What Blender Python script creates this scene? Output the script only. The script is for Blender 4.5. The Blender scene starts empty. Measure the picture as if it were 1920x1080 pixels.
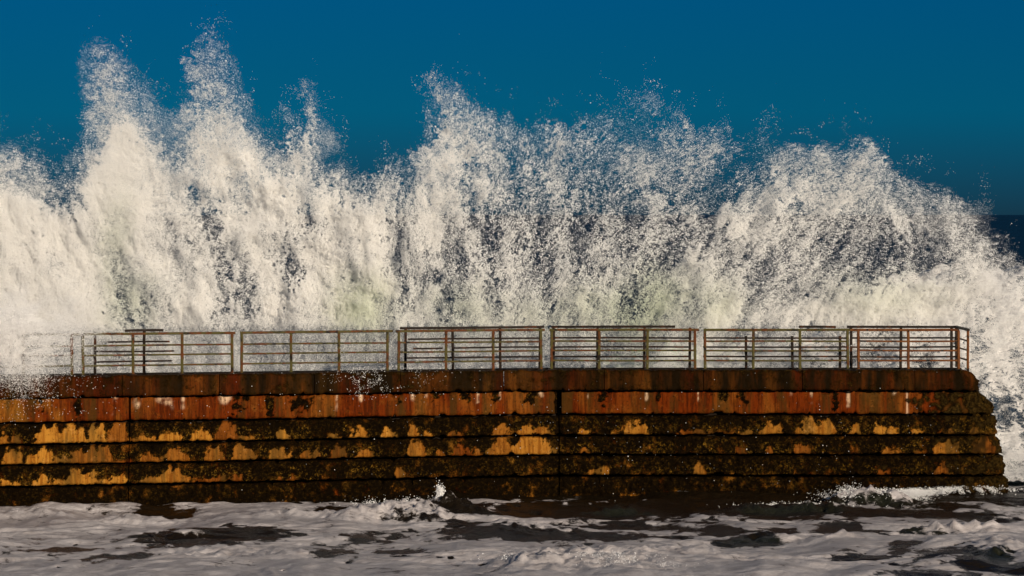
import bpy, bmesh, math, random
import numpy as np
from mathutils import Vector, Matrix

rng = np.random.default_rng(7)
random.seed(7)
S = bpy.context.scene
C = S.collection
PI = math.pi

# ------------------------------------------------------------------ camera
CAM_H, D0, PPM = 6.7, 80.0, 78.0           # eye height, distance of the pier, photo pixels per metre at D0
cam_d = bpy.data.cameras.new('camera')
cam = bpy.data.objects.new('camera', cam_d); C.objects.link(cam)
cam.location = (0, 0, CAM_H); cam.rotation_euler = (PI/2, 0, 0)
cam_d.sensor_width = 36; cam_d.lens = 36*D0/(1920/PPM)
cam_d.shift_y = -138/1920
cam_d.clip_start = 1; cam_d.clip_end = 60000
S.camera = cam

# ------------------------------------------------------------------ world and sun
SUN_EL, SUN_AZ = 15.0, 30.0                # degrees; azimuth to the right of the camera's back
sdir = Vector((math.sin(math.radians(SUN_AZ))*math.cos(math.radians(SUN_EL)),
               -math.cos(math.radians(SUN_AZ))*math.cos(math.radians(SUN_EL)),
               math.sin(math.radians(SUN_EL))))
W = bpy.data.worlds.new('World'); S.world = W; W.use_nodes = True
nt = W.node_tree; nt.nodes.clear()
def wn(t, **k):
    n = nt.nodes.new(t)
    for a, b in k.items(): setattr(n, a, b)
    return n
tc = wn('ShaderNodeTexCoord'); sp = wn('ShaderNodeSeparateXYZ'); ab = wn('ShaderNodeMath', operation='ABSOLUTE')
mu = wn('ShaderNodeMath', operation='MULTIPLY_ADD'); mu.inputs[1].default_value = 1.0; mu.inputs[2].default_value = 0.30
cb = wn('ShaderNodeCombineXYZ'); nm = wn('ShaderNodeVectorMath', operation='NORMALIZE')
sky = wn('ShaderNodeTexSky', sky_type='NISHITA', sun_disc=False, sun_elevation=math.radians(SUN_EL),
         sun_rotation=math.atan2(sdir.x, sdir.y), altitude=0, air_density=1.0, dust_density=0.3, ozone_density=3.0)
tint = wn('ShaderNodeMix', data_type='RGBA', blend_type='MULTIPLY'); tint.inputs['Factor'].default_value = 1
grad = wn('ShaderNodeValToRGB')
grad.color_ramp.elements[0].position = 0.0; grad.color_ramp.elements[0].color = (0.050, 0.137, 0.143, 1)
grad.color_ramp.elements[1].position = 0.07; grad.color_ramp.elements[1].color = (0.0, 0.34, 0.49, 1)
e = grad.color_ramp.elements.new(0.03); e.color = (0.006, 0.355, 0.40, 1)
bg = wn('ShaderNodeBackground'); bg.inputs['Strength'].default_value = 0.097
ow = wn('ShaderNodeOutputWorld')
L = nt.links.new
L(tc.outputs['Generated'], sp.inputs[0]); L(sp.outputs['Z'], ab.inputs[0]); L(ab.outputs[0], mu.inputs[0])
L(sp.outputs['X'], cb.inputs['X']); L(sp.outputs['Y'], cb.inputs['Y']); L(mu.outputs[0], cb.inputs['Z'])
L(cb.outputs[0], nm.inputs[0]); L(nm.outputs[0], sky.inputs[0])
L(sky.outputs[0], tint.inputs['A']); L(ab.outputs[0], grad.inputs[0]); L(grad.outputs[0], tint.inputs['B'])
L(tint.outputs['Result'], bg.inputs['Color']); L(bg.outputs[0], ow.inputs['Surface'])

sun_d = bpy.data.lights.new('sun', 'SUN'); sun_d.energy = 5.0; sun_d.angle = math.radians(0.5)
sun_d.color = (1.0, 0.87, 0.70)
sun = bpy.data.objects.new('sun', sun_d); C.objects.link(sun)
sun.rotation_euler = sdir.to_track_quat('Z', 'Y').to_euler()

S.view_settings.view_transform = 'Standard'; S.view_settings.look = 'None'
S.view_settings.exposure = 0.05; S.view_settings.gamma = 1.0; S.view_settings.use_curve_mapping = False
S.render.engine = 'CYCLES'; S.cycles.use_denoising = True
S.cycles.max_bounces = 8; S.cycles.diffuse_bounces = 6; S.cycles.glossy_bounces = 3
S.cycles.transmission_bounces = 4; S.cycles.transparent_max_bounces = 8

# ------------------------------------------------------------------ helpers
def tag(o, label=None, cat=None, group=None, kind=None):
    for k, v in (('label', label), ('category', cat), ('group', group), ('kind', kind)):
        if v: o[k] = v
    return o
def empty(name, loc, **k):
    o = bpy.data.objects.new(name, None); o.location = loc; o.empty_display_size = 0.2
    C.objects.link(o); return tag(o, **k)
def link(name, me, mat=None, parent=None):
    o = bpy.data.objects.new(name, me); C.objects.link(o)
    if mat: me.materials.append(mat)
    if parent:
        o.parent = parent; o.location = tuple(-v for v in parent.location)   # meshes are written in world coordinates
    return o
def np_mesh(name, V, F, attrs=None, smooth=True):
    me = bpy.data.meshes.new(name)
    V = np.ascontiguousarray(V, dtype=np.float32); me.vertices.add(len(V)); me.vertices.foreach_set('co', V.ravel())
    if F is not None and len(F):
        F = np.asarray(F, dtype=np.int32); k = F.shape[1]
        me.loops.add(F.size); me.polygons.add(len(F))
        me.loops.foreach_set('vertex_index', F.ravel())
        me.polygons.foreach_set('loop_start', np.arange(0, F.size, k, dtype=np.int32))
        me.polygons.foreach_set('use_smooth', np.full(len(F), smooth))
    for n, a in (attrs or {}).items():
        at = me.attributes.new(n, 'FLOAT', 'POINT'); at.data.foreach_set('value', np.ascontiguousarray(a, dtype=np.float32).ravel())
    me.update(calc_edges=True)
    return me
def grid_faces(nu, nv, off=0):
    i = np.arange((nu-1)*(nv-1)); r, c = i//(nv-1), i % (nv-1)
    a = r*nv + c + off
    return np.stack([a, a+1, a+nv+1, a+nv], 1)

def fft_noise(n0, n1, d, lmin, lmax, beta=1.2, st=1.0, seed=0):
    """periodic band-limited noise, unit deviation; axis 0 is stretched by st"""
    g = np.random.default_rng(seed).standard_normal((n0, n1))
    f0 = np.fft.fftfreq(n0, d)[:, None]*st; f1 = np.fft.rfftfreq(n1, d)[None, :]
    f = np.sqrt(f0**2 + f1**2); f[0, 0] = 1e9
    A = f**(-beta)*np.exp(-(f*lmin)**2*0.5)*(1-np.exp(-(f*lmax)**2))
    h = np.fft.irfft2(np.fft.rfft2(g)*A, s=(n0, n1))
    return (h/h.std()).astype(np.float32)
def samp(N, u0, u1, d):
    """bilinear lookup, wrapping: u0 along axis 0, u1 along axis 1, metres"""
    a = u0/d; b = u1/d; ai = np.floor(a).astype(np.int64); bi = np.floor(b).astype(np.int64)
    fa = (a-ai).astype(np.float32); fb = (b-bi).astype(np.float32)
    n0, n1 = N.shape; a0 = ai % n0; a1 = (ai+1) % n0; b0 = bi % n1; b1 = (bi+1) % n1
    return (N[a0, b0]*(1-fa)+N[a1, b0]*fa)*(1-fb) + (N[a0, b1]*(1-fa)+N[a1, b1]*fa)*fb
def sstep(x, a, b):
    t = np.clip((x-a)/(b-a), 0, 1); return t*t*(3-2*t)

def mat_new(name):
    m = bpy.data.materials.new(name); m.use_nodes = True
    n = m.node_tree; n.nodes.clear()
    out = n.nodes.new('ShaderNodeOutputMaterial')
    return m, n, out
class NB:
    """small node-building helper"""
    def __init__(s, name): s.m, s.t, s.out = mat_new(name)
    def n(s, t, ins=None, **k):
        x = s.t.nodes.new(t)
        for a, b in k.items(): setattr(x, a, b)
        for a, b in (ins or {}).items():
            if isinstance(b, bpy.types.NodeSocket): s.t.links.new(b, x.inputs[a])
            else: x.inputs[a].default_value = b
        return x
    def math(s, op, a, b=0.0, c=0.0, clamp=False):
        return s.n('ShaderNodeMath', {0: a, 1: b, 2: c}, operation=op, use_clamp=clamp).outputs[0]
    def mix(s, f, a, b, bt='MIX'):
        x = s.n('ShaderNodeMix', {'Factor': f, 'A': None, 'B': None} if 0 else {}, data_type='RGBA', blend_type=bt)
        for i, v in ((0, f), (6, a), (7, b)):
            if isinstance(v, bpy.types.NodeSocket): s.t.links.new(v, x.inputs[i])
            else: x.inputs[i].default_value = v if i == 0 else tuple(v)+((1,) if len(v) == 3 else ())
        return x.outputs[2]
    def attr(s, name): return s.n('ShaderNodeAttribute', attribute_name=name).outputs['Fac']
    def noise(s, vec, scale, detail=4, rough=0.6, dist=0.0):
        return s.n('ShaderNodeTexNoise', {'Vector': vec, 'Scale': scale, 'Detail': detail, 'Roughness': rough, 'Distortion': dist}).outputs['Fac']
    def ramp(s, f, a, b):
        return s.n('ShaderNodeMapRange', {'Value': f, 'From Min': a, 'From Max': b}, interpolation_type='SMOOTHSTEP').outputs[0]
    def mapping(s, vec, scale): return s.n('ShaderNodeMapping', {'Vector': vec, 'Scale': scale}).outputs[0]
    def obj(s): return s.n('ShaderNodeTexCoord').outputs['Object']
    def done(s, sh): s.t.links.new(sh, s.out.inputs['Surface']); return s.m

# ------------------------------------------------------------------ materials
def m_wall():
    b = NB('stained_concrete'); o = b.obj()
    al = b.attr('algae'); hue = b.attr('hue'); wh = b.attr('white'); dk = b.attr('dirt')
    fine = b.noise(o, 26, 5, .7); mid = b.noise(o, 5, 5, .65)
    streak = b.noise(b.mapping(o, (13, 13, .9)), 1.0, 6, .75); streak2 = b.noise(b.mapping(o, (2.2, 2.2, .35)), 1.0, 4, .6)
    base = b.mix(hue, (.100, .0115, .0006), (.36, .155, .020))
    base = b.mix(b.ramp(streak, .42, .56), b.mix(hue, (.040, .005, .0006), (.21, .072, .007)), base)
    base = b.mix(b.math('MULTIPLY', b.ramp(streak2, .46, .62), .85), base, b.mix(hue, (.040, .018, .003), (.11, .055, .010)))
    base = b.mix(b.math('MULTIPLY', b.ramp(mid, .56, .70), .5), base, b.mix(hue, (.17, .040, .004), (.50, .25, .06)))
    base = b.mix(b.math('MULTIPLY', wh, b.ramp(streak, .30, .52)), base, (.62, .42, .27))
    pit = b.ramp(b.noise(o, 17, 5, .75), .56, .66)
    base = b.mix(b.math('MULTIPLY', pit, .85), base, (.012, .007, .002))
    # slime and crust of barnacles, thinned out where the shadow band is painted
    barn_shade = b.attr('barnacle_shade')
    speck = b.math('MULTIPLY', b.ramp(b.noise(o, 13, 5, .8), .48, .66), b.ramp(b.noise(o, 30, 2, .6), .40, .60)); patch = b.math('MULTIPLY', b.ramp(b.noise(o, 1.6, 4, .65), .40, .64), barn_shade)
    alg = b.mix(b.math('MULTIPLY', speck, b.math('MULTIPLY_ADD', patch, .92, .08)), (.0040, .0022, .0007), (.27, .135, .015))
    alg = b.mix(b.math('MULTIPLY', dk, .8), alg, b.mix(b.ramp(b.noise(o, 15, 5, .7), .35, .65), (.006, .0036, .001), (.05, .028, .006)))
    a2 = b.math('ADD', al, b.math('MULTIPLY', b.math('SUBTRACT', fine, .5), 1.7))
    a2 = b.math('ADD', a2, b.math('MULTIPLY', b.math('SUBTRACT', mid, .5), 1.3))
    am = b.ramp(a2, .22, .80)
    base = b.mix(b.math('MULTIPLY', dk, b.math('MULTIPLY_ADD', b.ramp(streak2, .42, .62), .26, .70)), base, (.0070, .0036, .0009))
    col = b.mix(am, base, alg)
    hgt = b.math('ADD', b.math('MULTIPLY', b.noise(o, 22, 4, .7), b.math('MULTIPLY_ADD', am, .8, .2)), b.math('MULTIPLY', am, .25))
    bp = b.n('ShaderNodeBump', {'Height': hgt, 'Strength': .9, 'Distance': .05}).outputs[0]
    rough = b.math('MULTIPLY_ADD', b.noise(o, 12, 2), -.5, .85)
    p = b.n('ShaderNodeBsdfPrincipled', {'Base Color': col, 'Roughness': rough, 'Normal': bp, 'Specular IOR Level': .012})
    return b.done(p.outputs[0])
def m_plain(name, col, rough=.8, bump=.4):
    b = NB(name); o = b.obj()
    c = b.mix(b.noise(o, 9, 5, .7), tuple(v*.5 for v in col), tuple(v*1.4 for v in col))
    bp = b.n('ShaderNodeBump', {'Height': b.noise(o, 20, 4), 'Strength': bump, 'Distance': .03}).outputs[0]
    return b.done(b.n('ShaderNodeBsdfPrincipled', {'Base Color': c, 'Roughness': rough, 'Normal': bp, 'Specular IOR Level': .12}).outputs[0])
def m_rail(name, paint, rust_lo, rust_hi):
    b = NB(name); o = b.obj()
    n1 = b.noise(o, 3.2, 4, .7); n2 = b.noise(o, 30, 3, .7)
    v = b.math('ADD', n1, b.math('MULTIPLY', b.math('SUBTRACT', n2, .5), .35))
    rust = b.mix(b.noise(o, 14, 3), (.016, .006, .002), (.16, .045, .007))
    c = b.mix(b.ramp(v, rust_lo, rust_hi), paint, rust)
    c = b.mix(b.ramp(b.noise(o, 5, 4, .7), .56, .62), c, (.006, .004, .002))
    bp = b.n('ShaderNodeBump', {'Height': n2, 'Strength': .6, 'Distance': .01}).outputs[0]
    return b.done(b.n('ShaderNodeBsdfPrincipled', {'Base Color': c, 'Roughness': .6, 'Normal': bp, 'Specular IOR Level': .15}).outputs[0])
def m_spray():
    b = NB('white_foam_spray'); t = b.attr('tint')
    c = b.mix(t, (.97, .955, .935), (.77, .80, .67))
    d = b.n('ShaderNodeBsdfDiffuse', {'Color': c}).outputs[0]
    tr = b.n('ShaderNodeBsdfTranslucent', {'Color': c}).outputs[0]
    return b.done(b.n('ShaderNodeMixShader', {0: .36, 1: d, 2: tr}).outputs[0])
def m_front_water():
    b = NB('foamy_water'); o = b.obj(); f = b.attr('foam'); g = b.attr('green')
    fn = b.noise(b.mapping(o, (.7, .7, 1)), 7, 7, .72, .8); fn2 = b.noise(b.mapping(o, (.5, .42, 1)), 2.6, 7, .70, 1.4)
    v = b.math('ADD', f, b.math('ADD', b.math('MULTIPLY', b.math('SUBTRACT', fn, .5), .85), b.math('MULTIPLY', b.math('SUBTRACT', fn2, .5), 1.25)))
    fm = b.ramp(v, .38, .60)
    fo = b.mix(b.ramp(fn2, .3, .7), (.29, .258, .252), (.52, .475, .462))
    fo = b.mix(b.math('MULTIPLY', b.ramp(fn, .5, .75), .45), fo, (.24, .20, .175))
    wa = b.mix(g, (.010, .0065, .003), (.016, .022, .014))
    fsh = b.n('ShaderNodeBsdfPrincipled', {'Base Color': fo, 'Roughness': .42, 'Specular IOR Level': .3,
        'Normal': b.n('ShaderNodeBump', {'Height': b.math('ADD', fn, b.math('MULTIPLY', v, .8)), 'Strength': .55, 'Distance': .05}).outputs[0]}).outputs[0]
    wsh = b.n('ShaderNodeBsdfPrincipled', {'Base Color': wa, 'Roughness': .25, 'Specular IOR Level': .12,
        'Normal': b.n('ShaderNodeBump', {'Height': b.noise(o, 7, 5, .6), 'Strength': .7, 'Distance': .12}).outputs[0]}).outputs[0]
    return b.done(b.n('ShaderNodeMixShader', {0: fm, 1: wsh, 2: fsh}).outputs[0])
def m_sea():
    b = NB('open_sea'); o = b.obj()
    c = b.mix(b.noise(b.mapping(o, (.02, .006, 1)), 1, 5, .6), (.001, .009, .018), (.002, .016, .032))
    bp = b.n('ShaderNodeBump', {'Height': b.noise(b.mapping(o, (.25, .6, 1)), 1, 8, .65), 'Strength': 1.0, 'Distance': 1.6}).outputs[0]
    return b.done(b.n('ShaderNodeBsdfPrincipled', {'Base Color': c, 'Roughness': .45, 'Specular IOR Level': .18, 'Normal': bp}).outputs[0])
def m_wave():
    b = NB('aerated_wave'); o = b.obj(); f = b.attr('foam'); g = b.attr('green')
    mp = b.n('ShaderNodeMapping', {'Vector': o, 'Rotation': (0, .5, .3), 'Scale': (.8, .5, 1.5)}).outputs[0]
    n1 = b.noise(mp, 1.5, 7, .7, 1.2); n2 = b.noise(mp, 4.2, 5, .7, 1.0)
    ridge = b.math('ABSOLUTE', b.math('SUBTRACT', n2, .5))
    v = b.math('ADD', f, b.math('ADD', b.math('MULTIPLY', b.math('SUBTRACT', n1, .5), 1.1), b.math('MULTIPLY', b.math('SUBTRACT', .10, ridge), 2.2)))
    fm = b.ramp(v, .40, .60)
    fo = b.mix(g, (.80, .77, .74), (.50, .58, .44))
    wa = b.mix(g, (.012, .030, .055), (.06, .11, .075))
    bp = b.n('ShaderNodeBump', {'Height': v, 'Strength': .8, 'Distance': .15}).outputs[0]
    fsh = b.n('ShaderNodeBsdfPrincipled', {'Base Color': fo, 'Roughness': .7, 'Specular IOR Level': .2, 'Normal': bp}).outputs[0]
    wsh = b.n('ShaderNodeBsdfPrincipled', {'Base Color': wa, 'Roughness': .3, 'Specular IOR Level': .25, 'Normal': bp}).outputs[0]
    return b.done(b.n('ShaderNodeMixShader', {0: fm, 1: wsh, 2: fsh}).outputs[0])
M_WALL, M_SPRAY = m_wall(), m_spray()
M_CORE = m_plain('wet_dark_concrete', (.010, .006, .003))
M_RAIL = m_rail('olive_railing_paint', (.062, .052, .012), .48, .56)
M_RUST = m_rail('rusted_railing_steel', (.13, .042, .006), .45, .60)
M_DARK = m_rail('dark_rusted_steel', (.012, .006, .003), .56, .70)

# ------------------------------------------------------------------ the pier
XJ = 1.09; SL = 0.264                        # the pier bends at XJ: left of it the face comes nearer
def wy(x): return D0 - SL*np.maximum(0.0, XJ - np.asarray(x, dtype=float))
def wx(px):                                  # photo column -> x on the pier's face
    k = (px-960)/PPM
    return k if k >= XJ else k*(1-SL*XJ/D0)/(1-k*SL/D0)
def zpx(py, Y=D0): return CAM_H - (py-402)/PPM*(Y/D0)

N_A = fft_noise(512, 1024, .04, .1, 1.2, 1.0, 1.0, 11)
N_B = fft_noise(512, 1024, .04, .25, 2.5, 1.2, 1.0, 12)
N_C = fft_noise(512, 1024, .02, .05, .4, .9, 1.0, 13)

# z of the bottom edge of each course on its right, straight section
Z_TOP, Z_COP, Z_RED, Z_R3, Z_R4, Z_R5 = 2.955, 2.46, 1.905, 1.41, .945, .45
COURSES = [  # name, z bottom, z top, setback of face (towards the sea is +)
    ('rusty_course', Z_RED, Z_COP-.02, .17),
    ('upper_course', Z_R3, Z_RED-.06, .10),
    ('middle_course', Z_R4, Z_R3-.06, .03),
    ('lower_course', Z_R5, Z_R4-.06, -.05),
    ('footing_course', -.9, Z_R5-.06, -.13)]
# clean (scraped) patches: photo columns, height as share of the course, yellow-ness
MOUNDS = {
 'upper_course': [(-300,-20,.85,.9),(-20,18,.5,.8),(20,36,.6,.4),(60,118,.92,1),(112,165,.85,.9),(160,200,.9,1),(198,241,.97,.35),
   (258,300,.15,.7),(293,350,.55,1),(345,397,.58,.9),(403,452,.85,.25),(448,482,.3,.7),(515,552,.5,1),(605,642,.28,.8),(650,692,.58,.8),
   (712,747,.62,1),(763,787,.42,.7),(792,812,.4,.8),(838,872,.2,.3),(918,962,.45,.5),(955,1000,.3,.7),(998,1046,.25,.6),
   (1083,1106,.3,1),(1143,1168,.3,.8),(1163,1218,.62,.75),(1268,1342,.30,.25),(1352,1382,.28,.3),(1383,1412,.2,.8),(1423,1478,.58,.7),
   (1488,1572,.66,.8),(1588,1616,.55,.9),(1638,1664,.55,1),(1660,1696,.5,.9),(1708,1734,.28,.9),(1778,1792,.4,.3),(1820,1836,.33,.4)],
 'middle_course': [(-300,-10,.8,.8),(3,46,.85,.7),(50,102,.88,1),(100,130,.5,.8),(120,215,.72,.4),(262,320,.55,.4),(300,362,.75,.45),(374,421,.76,.5),
   (432,482,.85,.55),(498,552,.70,.7),(563,602,.78,.45),(620,652,.65,.25),(663,703,.6,.6),(763,800,.85,.6),(818,836,.7,.4),(848,892,.5,.15),
   (888,906,.5,.4),(914,962,.88,.55),(955,1049,.97,.75),(1083,1108,.35,.4),(1378,1402,.3,.2),(1436,1452,.3,.3),(1484,1522,.48,.3),
   (1653,1684,.5,.5),(1712,1730,.3,.3),(1748,1802,.62,.6),(1818,1874,.6,.25)],
 'lower_course': [(-300,10,.5,.9),(0,60,.34,1),(50,130,.36,.95),(110,200,.52,.9),(180,243,.25,1),(262,300,.35,.6),(278,330,.72,.8),(310,362,.66,.6),
   (350,482,.22,.25),(740,762,.6,.5),(1103,1128,.5,.6),(1128,1144,.55,.7),(1298,1326,.5,.6),(1638,1672,.3,.2),(1748,1782,.4,.3),(520,560,.2,.3)],
 'footing_course': [], 'rusty_course': []}
ALG_RED = [(538,578,.45),(808,838,.18),(920,935,.15),(984,1012,.28),(1338,1372,.32),(1384,1402,.5),(1124,1140,.2),(735,755,.15),(60,80,.1),(140,152,.9),
           (432,452,.8),(498,512,.7),(1040,1047,1.),(1725,1745,.4),(450,470,.2),(1560,1572,.5),(865,880,.12),(1232,1240,.3)]
WHITE_RED = [(208,220,.4),(250,276,.3),(290,322,.35),(338,346,.4),(408,440,.3),(628,634,.6),(672,680,.5),(768,778,.3),(796,802,.3),(893,899,.35),
             (1008,1020,.4),(1480,1488,.3),(1520,1526,.4),(1588,1596,.55),(1674,1684,.2),(1700,1705,1.),(1210,1216,.4),(1308,1312,.3),(935,939,.2),(1100,1104,.2)]

pier = empty('concrete_pier', (0, 80, 0), label='long stained concrete pier wall with dark slime and orange rust bands, topped by railings', cat='pier')

def course_mesh(name, cname, x0, x1, zb, zt, setback, depth, end_px=None, coping=False):
    nx = max(8, int((x1-x0)/.03)); nz = max(6, int((zt-zb)/.028))
    xs = np.linspace(x0, x1, nx); ts = np.linspace(0, 1, nz)
    X, T = np.meshgrid(xs, ts, indexing='ij')
    Z = zb + (zt-zb)*T
    al = np.ones_like(X); hue = np.zeros_like(X); wh = np.zeros_like(X); dk = np.zeros_like(X); barn_shade = np.zeros_like(X) + .6
    PXc = 960 + X*PPM*D0/wy(X)
    wob = samp(N_A, Z, X, .04)*.06
    sa = samp(N_A, Z+3, X+1, .04); sa2 = samp(N_B, Z*.2+9, X*2, .04); sc = samp(N_C, Z, X+3, .02)
    if cname == 'rusty_course':
        al = np.full_like(X, .02); hue = .04+.10*np.clip(samp(N_B, Z*.3, X, .04), 0, 2)
        hue += .35*sstep(PXc, 300, 150)*np.clip(samp(N_B, Z*.3+4, X, .04), 0, 1)
        for a, b_, h in ALG_RED:
            w = (b_-a)/PPM/2; c = wx((a+b_)/2)
            al = np.maximum(al, sstep(1-np.abs(X-c)/w + wob*5 + .2*sc, -.2, .8)*sstep((T-(1-h)) + wob*3 + .15*sc, -.16, .18))
        for a, b_, h in WHITE_RED:
            w = (b_-a)/PPM/2*.8; c = wx((a+b_)/2)
            wh = np.maximum(wh, sstep(1-np.abs(X-c)/w + wob*3, -.3, .9)*sstep(T-(1-h)+wob*3, -.1, .35)*.8)
        hue = np.maximum(hue, wh*.5)
        em = sstep(PXc + 40*(1-T) + 40*sa, 1740, 1830); al = np.maximum(al, em*.8); dk = em
    elif coping:
        al = .12 + .16*sa + .30*sstep(T, .80, 1.0); hue = .12+.10*samp(N_B, Z*.2, X, .04)
        al = np.clip(al, 0, 1)
        dk = np.clip(.93 + .14*samp(N_B, Z*.15+2, X*1.6, .04) + .16*sstep(PXc, 300, 1300), 0, 1.12)
    else:
        al = np.full_like(X, 1.0) + .22*sa; hue = np.clip(.50 + .22*samp(N_B, Z*.3+6, X, .04), 0, 1)
        barn_shade = (1.0 - .85*sstep(T + .15*sa, .50, .85))*(.75 if cname == 'footing_course' else 1.)  # barnacles thin out upwards, which also paints the shadow band under the course above
        if cname in ('footing_course', 'lower_course'): barn_shade = barn_shade*(1 - .5*sstep(PXc, 500, 1000)*np.clip(.7+.5*sa2, 0, 1))
        if cname == 'footing_course': barn_shade = barn_shade*sstep(Z, .02, .22)
        for a, b_, h, y in MOUNDS[cname]:
            w = (wx(b_)-wx(a))/2; c = (wx(a)+wx(b_))/2
            q = np.clip(1-(np.abs(X-c)/w)**2.6, 0, 1)**.55      # arched outline
            d = (h*q*(1+.25*sa2) - T) + wob*1.6 + .10*sc
            clean = sstep(d, -.16, .20)*sstep(1-np.abs(X-c)/w + wob*2 + .1*sc, -.06, .30)
            al = np.minimum(al, 1-clean)
            hue = np.where(clean > .12, y, hue)
        wst = .35 + .65*sstep(PXc, 700, 250)
        al = al - .62*wst*np.exp(-(T/.22)**2)*np.clip(.45+.7*sa2, 0, 1)*(hue*0+1 if cname != 'footing_course' else 0) - .12*wst*np.clip(sa2, 0, 1.5)
        dk = .75*sstep(PXc + 60*sa, 1790, 1880)
    # relief
    prof = setback + (1-T)*-.03
    rnd = .03*((np.clip(.10-T, 0, 1)/.10)**2 + (np.clip(T-.88, 0, 1)/.12)**2)
    rel = (al > .5)*-.008 - samp(N_C, Z, X, .02)*(.003+.012*np.clip(al, 0, 1)) - samp(N_A, Z, X+7, .04)*.014*np.clip(al, 0, 1)
    Y = wy(X) + prof + rnd + rel
    chip = np.clip(samp(N_A, X*0+len(cname)+T*.2, X*1.3, .04)-1.0, 0, 1)*np.exp(-(T/.10)**2) + np.clip(samp(N_A, X*0+len(cname)*2+T*.2, X*1.3, .04)-1.2, 0, 1)*np.exp(-((1-T)/.10)**2)
    Y = Y + .06*chip
    Zs = Z + samp(N_A, X*0+len(cname), X, .04)*.008 + .03*chip*(1-2*T)
    if end_px is not None:                                     # ragged outer end, curling back
        de = x1 - X
        Y = Y + .16*np.clip(1-de/.25, 0, 1)**2.2
        near = np.clip(1-de/.5, 0, 1)
        X = X + (np.interp(Z, ENDZ, ENDX) - x1)*near + samp(N_A, Z*2, Z*0+1, .04)*.022*near + samp(N_C, Z+3, Y, .02)*.008*near
    V = np.stack([X, Y, Zs], -1).reshape(-1, 3)
    F = grid_faces(nx, nz)
    n = len(V)
    # back rows (top and bottom) to close the block
    bt = np.stack([X[:, -1], wy(X[:, -1])+depth, Zs[:, -1] - (.075 if coping else 0)], -1); bb = np.stack([X[:, 0], wy(X[:, 0])+depth, Zs[:, 0]], -1)
    Vv = np.concatenate([V, bt, bb])
    i = np.arange(nx-1); top = i*nz+nz-1; bot = i*nz
    Ft = np.stack([top, top+nz, n+i+1, n+i], 1); Fb = np.stack([bot+nz, bot, n+nx+i, n+nx+i+1], 1)
    Fk = np.stack([n+i, n+i+1, n+nx+i+1, n+nx+i], 1)
    j = np.arange(nz-1); m0 = np.full(nz-1, 0)
    # end caps: fan the front column to the two back verts
    def cap(col, bi):
        a = col*nz + j
        half = nz//2
        q = [[int(v), int(v)+1, n+bi, n+bi] if k >= half else [int(v), int(v)+1, n+nx+bi, n+nx+bi] for k, v in enumerate(a)]
        return q
    tris = []
    for col, bi in ((0, 0), (nx-1, nx-1)):
        half = nz//2
        for k in range(nz-1):
            a = col*nz+k
            tris.append((a, a+1, n+bi if k >= half else n+nx+bi))
        tris.append((col*nz+half, n+bi, n+nx+bi))
    F4 = np.concatenate([F, Ft, Fb, Fk])
    z0 = np.zeros(2*nx)
    me = bpy.data.meshes.new(name)
    me.from_pydata(Vv.tolist(), [], F4.tolist()+tris)
    for an, av in (('algae', al), ('hue', hue), ('white', wh), ('dirt', dk), ('barnacle_shade', barn_shade)):
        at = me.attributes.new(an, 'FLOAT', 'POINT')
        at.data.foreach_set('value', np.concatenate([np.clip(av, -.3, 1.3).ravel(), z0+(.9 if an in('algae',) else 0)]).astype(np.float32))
    bmx = bmesh.new(); bmx.from_mesh(me); bmesh.ops.recalc_face_normals(bmx, faces=bmx.faces[:]); bmx.to_mesh(me); bmx.free()
    me.polygons.foreach_set('use_smooth', np.ones(len(me.polygons), dtype=bool))
    try: me.set_sharp_from_angle(angle=math.radians(55))
    except Exception: pass
    return me

ENDP = [(925,1893),(915,1891),(889,1886),(851,1880),(815,1873),(780,1868),(757,1866),(748,1858),(744,1850),(738,1843),(728,1839),(716,1836),(706,1832),(699,1825),(695,1816),(693,1806)]
ENDZ = np.array([-2.]+[zpx(p[0]) for p in ENDP]); ENDX = np.array([wx(1900)]+[wx(p[1]) for p in ENDP])
X_END = {'rusty_course': 1867, 'upper_course': 1870, 'middle_course': 1878, 'lower_course': 1885, 'footing_course': 1892}
SECS = {True: [(-2100, 240.5), (244, 1045), (1053.5, None)], False: [(-2100, 241.5), (243, 1048), (1049.6, None)]}
for cname, zb, zt, sb in COURSES:
    for a, b_ in SECS[cname == 'rusty_course']:
        last = b_ is None
        x0 = wx(a) if a > -2000 else -30.0
        x1 = wx(b_ if not last else X_END[cname])
        if not last: x1 -= .01
        lift = (.03 if a == -2100 and cname != 'footing_course' else 0)
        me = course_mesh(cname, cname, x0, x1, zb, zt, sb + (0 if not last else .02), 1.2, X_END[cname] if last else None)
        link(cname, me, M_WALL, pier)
cop = [-2100, -150, 37, 230, 412, 590, 752, 945, 1134, 1320, 1505, 1716, 1836]
for k in range(len(cop)-1):
    x0 = wx(cop[k]) if cop[k] > -2000 else -30.0
    x1 = wx(cop[k+1]) - .018
    me = course_mesh('coping_slab', 'coping', x0, x1, Z_COP+.012, Z_TOP, 0.0 + rng.uniform(-.012, .012), 2.55, 1836 if k == len(cop)-2 else None, coping=True)
    link('coping_slab', me, M_WALL, pier)
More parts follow.
